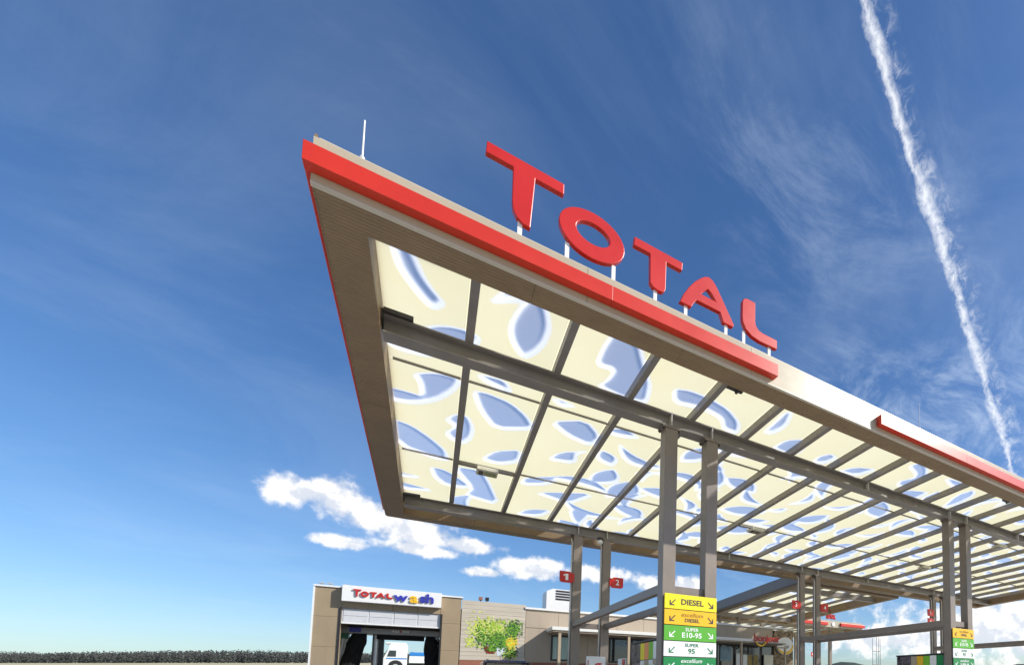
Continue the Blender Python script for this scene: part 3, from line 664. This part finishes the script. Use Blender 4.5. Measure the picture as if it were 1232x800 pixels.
# ------------------------------------------------------------------ car wash
YW = 26.6
def build_wash():
    W = thing('car_wash', 'tan car wash portal with white sign and raised door', 'building')
    # piers and lintel of tan cladding boards
    n = 4
    for a, b in ((-3.74, -2.96), (.25, .97)):
        z = 0
        for z0, z1 in ((0, 1.2), (1.2, 2.4), (2.4, 3.6), (3.6, 4.76)): MB().box(a, b, YW, YW+.3, z0, z1-.008).build('cladding_panel', M_tan, W)
        MB().box(*((-3.73, -3.55) if a < 0 else (.42, .96)), YW+.31, YW+9, 0, 4.7).build('side_wall', M_tan, W)
    for i in range(4): MB().box(-2.955+i*.8, -2.955+(i+1)*.8-.008, YW+.002, YW+.3, 3.98, 4.76).build('cladding_panel', M_tan, W)
    MB().box(-3.54, .41, YW+.32, YW+9, 3.98, 4.72).build('roof_slab', M_tan, W)
    MB().box(-3.54, .41, YW+8.4, YW+9, 3.62, 3.975).build('rear_lintel', M_machine, W)
    MB().box(-3.80, 1.03, YW-.05, YW+.36, 4.765, 4.83).build('coping', M_signwhite, W)
    MB().box(-3.80, -3.745, YW-.03, YW+.3, 0, 4.76).build('corner_trim', M_signwhite, W)
    for x in (-3.02, .25): MB().box(x, x+.06, YW-.03, YW-.002, 0, 3.98).build('jamb', M_dark, W)
    d = MB().box(-2.945, .24, YW+.07, YW+.11, 3.35, 3.97).build('section_door', M_door, W)
    for i in range(4):
        a = -2.90+i*.79
        for z0, z1 in ((3.43, 3.66), (3.68, 3.94)): MB().box(a, a+.755, YW+.055, YW+.0695, z0, z1).build('door_panel', M_door, d, bevel=.01)
    MB().box(-2.945, .24, YW+.03, YW+.068, 3.35, 3.42).build('bottom_rail', M_signwhite, d)
    s = MB().box(-2.95, .245, YW-.26, YW-.004, 4.23, 4.87).build('sign_board', M_signwhite, W, bevel=.008)
    y = YW - .26
    k = 1.22/5.0; letters(s, y-.055, y-.015, M_redl, lambda p: (-2.62 + (p[0]-.3)*k, 4.44 + (p[1]-7.71)*.30), 'letter')
    text('lettering', 'w', M_blue, s, -1.13, y-.035, 4.53, .50, bold=.03, depth=.02, wide=1.15)
    text('lettering', 'a', M_logoyellow, s, -.70, y-.035, 4.535, .56, bold=.032, depth=.02, wide=1.1)
    text('lettering', 'sh', M_blue, s, -.26, y-.035, 4.56, .52, bold=.03, depth=.02, wide=1.1)
    for x in (-3.6, -3.35, -2.85): 
        MB().tube((x, YW+.3, 4.83), (x, YW+.3, 4.93), .025, n=8).build('roof_spigot', M_galv, W); MB().box(x-.10, x+.06, YW+.24, YW+.36, 4.93, 4.97).build('roof_cowl', M_galv, W)
build_wash()
def brush(x, lean, label):
    o = thing('wash_brush', label, 'brush', 'upright brushes in the car wash')
    a, b = Vector((x-lean*.5, YW+1.7, .5)), Vector((x+lean*.5, YW+1.7, 3.15))
    MB().tube(a, b, .05, n=10).build('spindle', M_machine, o)
    mb = MB(); r = random.Random(int(x*10)); n = 26; rows = 16
    vs = []; d = (b-a)
    for i in range(rows+1):
        t = i/rows; c = a + d*t; rr = .30*(1 - .35*max(0, t-.88)/.12)
        for j in range(n):
            q = rr*(1 + r.uniform(-.10, .10)); th = 2*math.pi*j/n; vs.append((c.x + q*math.cos(th), c.y + q*math.sin(th), c.z))
    fs = [(i*n+j, i*n+(j+1) % n, (i+1)*n+(j+1) % n, (i+1)*n+j) for i in range(rows) for j in range(n)] + [tuple(range(n-1, -1, -1)), tuple(range(rows*n, rows*n+n))]
    mb.add(vs, fs).build('bristles', M_black, o)
brush(-2.76, .50, 'tall leaning black brush at the left inside the car wash'); brush(.06, -.16, 'tall black brush at the right inside the car wash')
o = thing('wash_gantry', 'grey wash machine portal under the raised car wash door', 'machine')
MB().box(-3.1, .3, YW+1.4, YW+2.4, 3.08, 3.34).build('cross_beam', M_machine, o, bevel=.02)
MB().box(-1.95, -.3, YW+1.7, YW+2.3, 2.90, 3.07).build('top_brush', M_black, o)
MB().tube((-1.98, YW+2.0, .1), (-1.98, YW+2.0, 3.07), .13, n=16).build('upright', M_galv, o); MB().box(-1.86, -1.72, YW+1.9, YW+2.3, .1, 3.07).build('upright', M_dark, o)
MB().box(.02, .22, YW+1.5, YW+2.3, .1, 3.07).build('upright', M_machine, o)
MB().tube((-3.30, YW+1.6, .6), (-3.0, YW+1.6, 3.0), .05, n=8).build('guard_rail', M_signwhite, o)
MB().box(-3.1, -2.86, YW+1.5, YW+2.0, 2.85, 3.3).build('control_cabinet', mat('green_cabinet', (.03, .16, .08), .4), o); MB().box(-2.82, -2.45, YW+1.36, YW+1.398, 3.12, 3.33).build('display', M_blue, o)
for i, m in enumerate((M_signwhite, M_signwhite, M_signwhite, M_redl, M_signwhite, M_signwhite, M_signwhite)):
    MB().box(-1.42+i*.085, -1.36+i*.085, YW+1.392, YW+1.398, 3.19, 3.28).build('display_cell', m, o)

# ------------------------------------------------------------------ shop
def build_shop():
    S = thing('shop', 'low beige station shop with awning and stone corner', 'building')
    MB().box(1.0, 19.4, YW+.35, YW+9, 0, 4.35).build('core', M_lowwall, S)
    for i in range(10): MB().box(3.55+i*1.43, min(3.55+(i+1)*1.43, 17.86)-.012, YW+.02, YW+.34, .0, 3.62).build('wall_panel', M_wall, S)
    MB().box(3.55, 17.86, YW-.01, YW+.018, 0.0, 1.95).build('plinth', M_redbase, S)
    x = 3.55
    while x < 17.8:
        b = min(x+1.43, 17.86); MB().box(x, b-.012, YW, YW+.3, 3.63, 4.50).build('cladding_panel', M_wall, S); x = b
    MB().box(3.5, 19.5, YW-.08, YW+.4, 4.505, 4.60).build('coping', M_signwhite, S)
    # awning on posts
    a = MB().box(4.44, 17.95, YW-1.5, YW-.012, 3.44, 3.60).build('awning', M_signwhite, S, bevel=.01)
    MB().box(4.50, 17.9, YW-1.44, YW-.02, 3.36, 3.438).build('awning_soffit', M_wall, a)
    for x in (4.80, 8.05, 11.3, 14.7): MB().box(x-.06, x+.06, YW-1.40, YW-1.28, 0, 3.36).build('post', M_tanp, a)
    wins = [(4.68, 5.62, 2.05, 3.32, M_gglass), (7.45, 8.6, 2.02, 3.34, M_glass), (8.62, 9.8, .3, 3.34, M_glass), (11.2, 12.6, .3, 3.34, M_glass), (12.62, 13.72, .3, 3.34, M_glass), (13.75, 14.95, .3, 3.34, M_glass), (15.0, 15.95, .1, 3.34, M_glass), (15.97, 16.9, .1, 3.34, M_glass), (16.95, 17.8, .3, 3.34, M_glass)]
    for x0, x1, z0, z1, g in wins:
        w = MB().box(x0, x1, YW-.02, YW+.017, z0, z0+.08).box(x0, x1, YW-.02, YW+.017, z1-.08, z1).box(x0, x0+.08, YW-.02, YW+.017, z0+.08, z1-.08).box(x1-.08, x1, YW-.02, YW+.017, z0+.08, z1-.08).build('window', M_dark, S)
        MB().box(x0+.08, x1-.08, YW-.018, YW-.012, z0+.08, z1-.08).build('pane', g, w)
    for x, m in ((7.75, M_gglass), (14.0, M_gglass)): MB().box(x, x+.75, YW-.026, YW-.0185, 2.95 if x < 9 else 2.3, 3.2).build('poster', mat('blue_grey_poster', (.16, .26, .33), .3, var=.5, scale=3), S)
    for x, z0, z1 in ((15.0, 1.9, 2.75), (15.5, 1.9, 2.72), (17.05, 1.8, 2.75)): MB().box(x, x+(.30 if x < 17 else .72), YW-.20, YW-.17, z0, z1).build('notice', M_signwhite if x < 17 else M_lampcream, S)
    for x in (15.9, 16.35): MB().box(x, x+.35, YW-.03, YW-.0185, 1.2, 2.72).build('door_poster', mat('ochre_poster', (.28, .19, .03), .4, var=.5, scale=4), S)
    # rubble stone corner
    m = bpy.data.materials.new('rubble_stone'); m.use_nodes = True; nt = m.node_tree; N = nt.nodes; L = nt.links; b = N['Principled BSDF']; b.inputs['Roughness'].default_value = .85
    tc = N.new('ShaderNodeTexCoord'); mp = N.new('ShaderNodeMapping'); mp.inputs['Scale'].default_value = (6, 6, 11); L.new(tc.outputs['Object'], mp.inputs[0])
    v = N.new('ShaderNodeTexVoronoi'); v.inputs['Scale'].default_value = 1; L.new(mp.outputs[0], v.inputs['Vector'])
    cr = N.new('ShaderNodeValToRGB'); L.new(v.outputs['Color'], cr.inputs[0]); cr.color_ramp.elements[0].color = (.06, .035, .025, 1); cr.color_ramp.elements[1].color = (.42, .32, .20, 1)
    L.new(cr.outputs[0], b.inputs['Base Color']); bp = N.new('ShaderNodeBump'); bp.inputs['Distance'].default_value = .04; L.new(v.outputs['Distance'], bp.inputs['Height']); bp.invert = True; L.new(bp.outputs[0], b.inputs['Normal'])
    MB().box(17.88, 19.42, YW-.12, YW+.34, 0, 4.40).build('stone_corner', m, S)
    # red name on the awning with a yellow smile
    g = MB().box(15.2, 17.6, YW-1.49, YW-1.46, 3.30, 3.355).build('sign_rail', M_dark, S)
    text('lettering', 'bonjour', M_redl, g, 16.38, YW-1.56, 3.66, .60, bold=.02, depth=.03, wide=.98)
    sm = [(15.95 + .42*math.cos(t), 3.62 + .46*math.sin(t)) for t in (math.radians(205 + i*13) for i in range(11))] + [(15.95 + .40*math.cos(t), 3.66 + .40*math.sin(t)) for t in (math.radians(335 - i*13) for i in range(11))]
    MB().prism(sm, YW-1.58, YW-1.53).build('smile', M_logoyellow, g, fix=True)
build_shop()
o = thing('round_sign', 'round white and yellow cafe sign on the stone corner', 'sign')
MB().prism(ellipse(18.67, 3.38, .66, .58, 40), YW-.30, YW-.13).build('disc', M_signwhite, o, fix=True)
cres = [(18.67 + .64*math.cos(math.radians(a)), 3.38 + .56*math.sin(math.radians(a))) for a in range(200, 371, 10)] + [(18.62 + .60*math.cos(math.radians(a)), 3.50 + .50*math.sin(math.radians(a))) for a in range(360, 199, -10)]
MB().prism(cres, YW-.306, YW-.301).build('yellow_crescent', M_logoyellow, o, fix=True)
text('lettering', 'café', M_txtdark, o, 18.75, YW-.306, 3.36, .26, bold=.005, depth=.002)
o = thing('sign_post', 'slim tan post with a small crosspiece in front of the stone corner', 'post')
MB().box(17.20, 17.30, 24.3, 24.4, 0, 3.05).build('post', M_tanp, o); MB().box(16.6, 17.45, 24.3, 24.4, 3.05, 3.13).build('crosspiece', M_tanp, o)

# wall picture: a flat print of potted plants on pale boards
def build_mural():
    P = thing('wall_picture', 'large wall picture of potted green plants on pale boards', 'picture')
    m = mat('printed_pale_boards', (0.54, 0.48, 0.39), .55, var=.13, scale=1.6, stretch=(.5, 1, 7))
    y = YW - .02; n = 14
    for i in range(n):
        z0 = 2.0 + i*2.70/n
        MB().box(1.0, 3.53, y, y+.05, z0, z0 + 2.70/n - .008).build('board', m, P)
    MB().box(1.0, 3.53, y+.002, y+.05, 0, 1.99).build('plinth', M_redbase, P)
    cols = {'leaf_yellow': (.50, .60, .06), 'leaf_bright': (.17, .40, .02), 'leaf_mid': (.07, .22, .02), 'leaf_dark': (.02, .07, .012), 'flower_yellow': (.80, .50, .01), 'leaf_pale': (.62, .66, .22)}
    r = random.Random(8)
    def cluster(cx, cz, rx, rz, n, names, size, dy):
        for nm in names:
            mb = MB()
            for _ in range(n):
                a, b = max(-1.3, min(1.3, r.gauss(0, .52))), max(-1.3, min(1.3, r.gauss(0, .52)))
                x, z = cx + a*rx, cz + b*rz; t = r.uniform(0, math.pi*2); s = size*r.uniform(.6, 1.3); c, q = math.cos(t), math.sin(t)
                pts = [(-1, 0), (-.3, .42), (.4, .36), (1, 0), (.3, -.4), (-.4, -.35)]
                yy = y - dy - r.uniform(0, .0025)
                mb.add([(x + s*(u*c - w*q), yy, z + s*(u*q + w*c)) for u, w in pts], [(0, 1, 2, 3, 4, 5)])
            o_ = mb.build('printed_leaves', mat(nm, cols[nm], .6, var=.25, scale=8), P, fix=True); o_['kind'] = 'stuff'
    def pot(pts, m, dy): MB().prism(pts, y-dy, y-dy+.001).build('printed_pot', m, P, fix=True)
    pot([(1.86, 2.66), (2.00, 2.30), (2.32, 2.30), (2.36, 2.62)], mat('pot_maroon', (.20, .012, .012), .5), .002)
    pot([(1.80, 2.98), (1.84, 2.78), (2.0, 2.78), (2.04, 2.96)], mat('pot_maroon', (.2, .012, .012), .5), .002)
    pot([(2.36, 2.62), (2.44, 2.22), (2.72, 2.20), (2.80, 2.62)], mat('pot_white', (.62, .68, .74), .5), .002)
    pot([(2.86, 3.10), (2.90, 2.70), (3.16, 2.72), (3.22, 3.12)], mat('pot_orange', (.62, .36, .12), .5), .002)
    cluster(2.35, 3.15, .75, .55, 160, ['leaf_dark'], .06, .003)
    cluster(1.72, 3.40, .42, .62, 240, ['leaf_yellow', 'leaf_pale'], .05, .005)
    cluster(2.0, 3.15, .44, .50, 190, ['leaf_bright', 'leaf_mid', 'leaf_dark'], .05, .008)
    cluster(2.38, 3.50, .52, .42, 170, ['leaf_yellow', 'leaf_bright', 'leaf_pale'], .05, .011)
    cluster(2.55, 2.90, .38, .36, 200, ['leaf_mid', 'leaf_bright', 'leaf_dark'], .045, .014)
    cluster(3.05, 3.48, .28, .36, 170, ['leaf_dark', 'leaf_mid', 'leaf_bright'], .042, .017)
    cluster(2.98, 2.85, .2, .26, 90, ['flower_yellow', 'leaf_yellow'], .05, .020)
    cluster(2.95, 2.35, .26, .28, 90, ['leaf_yellow', 'leaf_mid', 'leaf_dark'], .045, .017)
    cluster(2.2, 2.48, .14, .14, 30, ['leaf_bright', 'leaf_mid'], .04, .017)
    cluster(1.35, 2.80, .17, .24, 50, ['leaf_yellow', 'leaf_pale'], .05, .007)
build_mural()

# roof plant
def build_roof_unit():
    o = thing('rooftop_vent_unit', 'pale box ventilator with dark louvres on the shop roof', 'vent')
    MB().prism([(4.9, 4.36), (6.2, 4.36), (6.2, 6.16), (5.2, 6.16), (4.9, 6.0)], YW+3, YW+4.2).build('housing', M_signwhite, o, fix=True)
    for i in range(4): MB().box(5.36, 6.16, YW+2.975, YW+2.998, 5.56+i*.15, 5.645+i*.15).build('louvre', M_dark, o)
    for x in (1.7, 1.95): 
        q = thing('roof_bracket', 'small dark red light bracket on the shop roof edge' if x < 1.8 else 'small dark light bracket beside the red one on the roof edge', 'bracket')
        MB().box(x-.07, x+.07, YW+.1, YW+.3, 4.78, 4.92).build('head', M_redbase if x < 1.8 else M_dark, q); MB().tube((x, YW+.2, 4.36), (x, YW+.2, 4.78), .02, n=6).build('stem', M_dark, q)
build_roof_unit()

# ------------------------------------------------------------------ second and third canopies behind
def field_rand(seed):
    ph = rng.uniform(0, 6, 4)
    return lambda x, y: 0.16 + 0.30*np.sin(x*2.1+ph[0]+.6*np.sin(y*1.3))*np.sin(y*1.9+ph[1]+.8*np.sin(x*1.1+ph[2]))
def small_canopy(name, label, xa, xb, ya, yb, zf, nraf, beams, fh=.62):
    T = thing(name, label, 'canopy')
    def cb(x0, x1, y0, y1, h0, h1, nm, m, par=T):
        return MB().hexa([(x0,y0,zf(y0)+h0),(x1,y0,zf(y0)+h0),(x1,y1,zf(y1)+h0),(x0,y1,zf(y1)+h0),(x0,y0,zf(y0)+h1),(x1,y0,zf(y0)+h1),(x1,y1,zf(y1)+h1),(x0,y1,zf(y1)+h1)]).build(nm, m, par)
    r = .34
    cb(xa, xb, ya, ya+r, 0, fh, 'soffit_strip', M_brown); cb(xa, xb, yb-r, yb, 0, fh, 'soffit_strip', M_brown)
    cb(xa, xa+r, ya+r, yb-r, 0, fh, 'soffit_strip', M_brown); cb(xb-r, xb, ya+r, yb-r, 0, fh, 'soffit_strip', M_brown)
    xs = np.linspace(xa+r, xb-r, nraf+2)
    for x in xs[1:-1]: cb(x-.06, x+.06, ya+r, yb-r, .32, .48, 'rafter', M_steel)
    for b in beams: cb(xa+r+.02, xb-r-.02, b-.14, b+.14, .02, .315, 'main_beam', M_steel)
    for a, b in zip(xs, xs[1:]):
        membrane(a+.01, b-.01, ya+r-.05, yb-r+.05, lambda y: zf(y)+.5, T, step=.16, field=field_rand(0))
    return T
T2c = small_canopy('link_canopy', 'smaller sloping ribbed canopy behind the middle columns', 15.95, 23.85, 21.0, 33.5, zs, 5, (22.9, 27.6, 32.4))
MB().hexa([(15.9,21.0,zs(21)+.1),(15.948,21.0,zs(21)+.1),(15.948,33.5,zs(33.5)+.1),(15.9,33.5,zs(33.5)+.1),(15.9,21.0,zs(21)+.70),(15.948,21.0,zs(21)+.70),(15.948,33.5,zs(33.5)+.70),(15.9,33.5,zs(33.5)+.70)]).build('side_fascia', M_col, T2c)
for x in (17.0, 18.6): MB().box(x-.1, x+.1, 32.3, 32.5, 4.35, zs(32.4)+.02).build('column', M_col, T2c)
T3c = small_canopy('far_canopy', 'distant canopy with red banded fascia beyond the link canopy', 14.0, 35.4, 36.2, 47.0, lambda y: 6.35 + 0*y, 14, (38.5, 44.5))
MB().box(13.95, 35.42, 36.14, 36.197, 6.37, 7.02).build('fascia', M_white, T3c)
for a, b in ((16.0, 23.6), (24.6, 30.6), (32.3, 35.6)): MB().box(a, b, 35.95, 36.138, 6.52, 6.84).build('red_band', M_red, T3c, bevel=.02)
for x in (17, 24.6, 33.0):
    for y in (38.5, 44.5): MB().box(x-.15, x+.15, y-.15, y+.15, 0, 6.36).build('column', M_col, T3c)
for x in (30.9, 31.5): MB().box(x-.02, x+.02, 36.3, 36.34, 7.02, 7.2).build('sign_post', M_signwhite, T3c)
g = letters(T3c, 36.22, 36.36, M_redl, lambda p: (30.55 + (p[0]-.3)*.26, 7.18 + (p[1]-7.71)*.65), 'letter')
o = thing('far_light_disc', 'small white round light on the far canopy fascia', 'light')
MB().prism(ellipse(31.4, 6.68, .2, .2, 16), 36.06, 36.138).build('disc', M_signwhite, o, fix=True)
for k, (x, z, lb) in enumerate(((33.65, 4.2, 'tiny red plate left of the column under the far canopy'), (35.15, 4.2, 'tiny red plate right of the column under the far canopy'))):
    q = thing('far_pump_plate', lb, 'sign'); MB().box(x-.28, x+.28, 44.0, 44.05, z-.25, z+.25).build('plate', M_redl, q); MB().box(x-.14, x+.14, 43.99, 43.998, z-.1, z+.12).build('mark', M_txtwhite, q)

# ------------------------------------------------------------------ vehicles
def wheel(parent, c, r, w, axis='x'):
    a, b = Vector(c), Vector(c)
    if axis == 'x': a.x -= w/2; b.x += w/2
    else: a.y -= w/2; b.y += w/2
    t = MB().tube(a, b, r, n=24).build('wheel', mat('tyre_rubber', (.02, .02, .02), .8), parent)
    e = (b-a)*.02; MB().tube(a-e, b+e, r*.58, n=16).build('rim', M_galv, t)
def build_car():
    C = thing('parked_car', 'dark high-roofed car parked below the wall picture', 'car')
    cx, y0 = 2.02, 17.2; body = mat('dark_car_paint', (.05, .026, .022), .25, var=.05, coat=.8)
    secs = [(0, .30, .62, .70), (.12, .22, .80, .80), (.9, .2, 1.0, .86), (1.35, .2, 1.08, .88), (2.6, .2, 1.12, .90), (3.9, .2, 1.10, .88), (4.35, .25, .95, .82), (4.45, .35, .7, .74)]
    vs = []; n = 10
    for y, z0, z1, w in secs:
        for i in range(n):
            t = 2*math.pi*(i+.5)/n; c, s = math.cos(t), math.sin(t); e = .45
            vs.append((cx + w*math.copysign(abs(c)**e, c), y0+y, (z0+z1)/2 + (z1-z0)/2*math.copysign(abs(s)**e, s)))
    fs = [(k*n+i, k*n+(i+1) % n, (k+1)*n+(i+1) % n, (k+1)*n+i) for k in range(len(secs)-1) for i in range(n)] + [tuple(range(n)), tuple(range(len(secs)*n-1, (len(secs)-1)*n-1, -1))]
    o = MB().add(vs, fs).build('body', body, C, smooth=True, fix=True); sd = o.modifiers.new('s', 'SUBSURF'); sd.levels = 1; sd.render_levels = 2
    def frus(y0a, y1a, w0, z0, y0b, y1b, w1, z1, nm, m, par, bev=.05):
        return MB().hexa([(cx-w0, y0+y0a, z0), (cx+w0, y0+y0a, z0), (cx+w0, y0+y1a, z0), (cx-w0, y0+y1a, z0), (cx-w1, y0+y0b, z1), (cx+w1, y0+y0b, z1), (cx+w1, y0+y1b, z1), (cx-w1, y0+y1b, z1)]).build(nm, m, par, bevel=bev)
    cab = frus(1.0, 4.25, .80, 1.05, 1.72, 3.95, .62, 1.66, 'cabin', M_glass, C, .06)
    rf = frus(1.66, 4.0, .635, 1.64, 1.85, 3.85, .56, 1.73, 'roof', body, C, .03)
    for sx in (-1, 1):
        MB().tube((cx+sx*.79, y0+1.02, 1.06), (cx+sx*.63, y0+1.70, 1.66), .035, n=8).build('windscreen_pillar', body, cab)
        MB().tube((cx+sx*.52, y0+1.9, 1.76), (cx+sx*.52, y0+3.8, 1.76), .018, n=8).build('roof_rail', M_galv, rf)
        MB().box(cx+sx*.98-.09, cx+sx*.98+.09, y0+1.25, y0+1.35, 1.08, 1.22).build('mirror', body, C, bevel=.03)
        MB().box(cx+sx*.58-.16, cx+sx*.58+.16, y0-.02, y0+.12, .62, .76).build('headlight', M_galv, C, bevel=.03)
        for y in (.85, 3.55): wheel(C, (cx+sx*.80, y0+y, .34), .34, .22)
    MB().tube((cx, y0+3.7, 1.73), (cx, y0+3.9, 2.0), .008, n=6).build('aerial', M_dark, rf)
build_car()
def build_truck():
    T = thing('truck', 'white lorry cab with blue stripe seen through the car wash', 'truck')
    Y = 90; g = 2.75; xa, xb = -5.47, -2.78; wp = mat('white_truck_paint', (.78, .79, .78), .35, coat=.4); bp = mat('truck_blue', (.03, .22, .60), .4)
    prof = [(xa+.05, g+.55), (xa, g+1.2), (xa+.12, g+1.75), (xa+.50, g+2.75), (xa+.62, g+3.45), (xa+.85, g+3.68), (xb-.1, g+3.66), (xb, g+3.5), (xb, g+.55)]
    c = MB().prism(prof, Y, Y+2.4).build('cab', wp, T, bevel=.05, fix=True)
    MB().prism([(xa+.48, g+1.85), (xa+.72, g+2.72), (xa+1.45, g+2.72), (xa+1.45, g+1.85)], Y-.03, Y-.005).build('side_window', M_glass, c, fix=True)
    MB().prism([(xa+.10, g+1.86), (xa+.42, g+2.74), (xa+.47, g+2.70), (xa+.16, g+1.82)], Y+.1, Y+2.3).build('windscreen', M_glass, c, fix=True)
    MB().box(xa+.4, xb-.02, Y-.02, Y-.004, g+1.50, g+1.66).build('stripe', bp, c); MB().box(xa+1.2, xa+1.45, Y-.03, Y-.006, g+1.2, g+1.28).build('door_handle', M_dark, c)
    MB().box(xa-.25, xa+.02, Y-.3, Y-.1, g+2.2, g+2.8).build('mirror', M_dark, c); MB().box(xa+.2, xb-.2, Y+.3, Y+2.1, g+3.66, g+3.9).build('roof_deflector', wp, c, bevel=.08)
    for x in (xa+1.45, xb+2.2, xb+3.5): wheel(T, (x, Y+.15, g+.5), .55, .35, 'y'); wheel(T, (x, Y+2.2, g+.5), .55, .35, 'y')
    MB().tube((xa+1.45, Y-.02, g+.55), (xa+1.45, Y+.02, g+.55), .80, n=24).build('wheel_arch', M_dark, T)
    MB().box(xb+.25, xb+9, Y+.1, Y+2.4, g+1.0, g+2.0).build('trailer_side', wp, T); MB().box(xb+.25, xb+9, Y+.08, Y+2.42, g+2.0, g+2.55).build('trailer_cover', bp, T, bevel=.1)
    MB().box(xb-1, xb+9, Y+.5, Y+2.0, g+.7, g+.98).build('chassis', M_dark, T)
build_truck()
o = thing('lattice_mast', 'thin three-legged mast standing far behind the pumps', 'mast')
for i, (dx, h) in enumerate(((0, 8.6), (1.0, 8.9), (1.5, 8.9), (1.9, 8.6))): MB().tube((61.2+dx, 60, 0), (61.2+dx, 60, h), .07, .05, 6).build('leg', M_machine, o)
for z in (2, 4, 6.4): MB().tube((61.2, 60, z), (63.1, 60, z), .06, n=6).build('brace', M_machine, o)
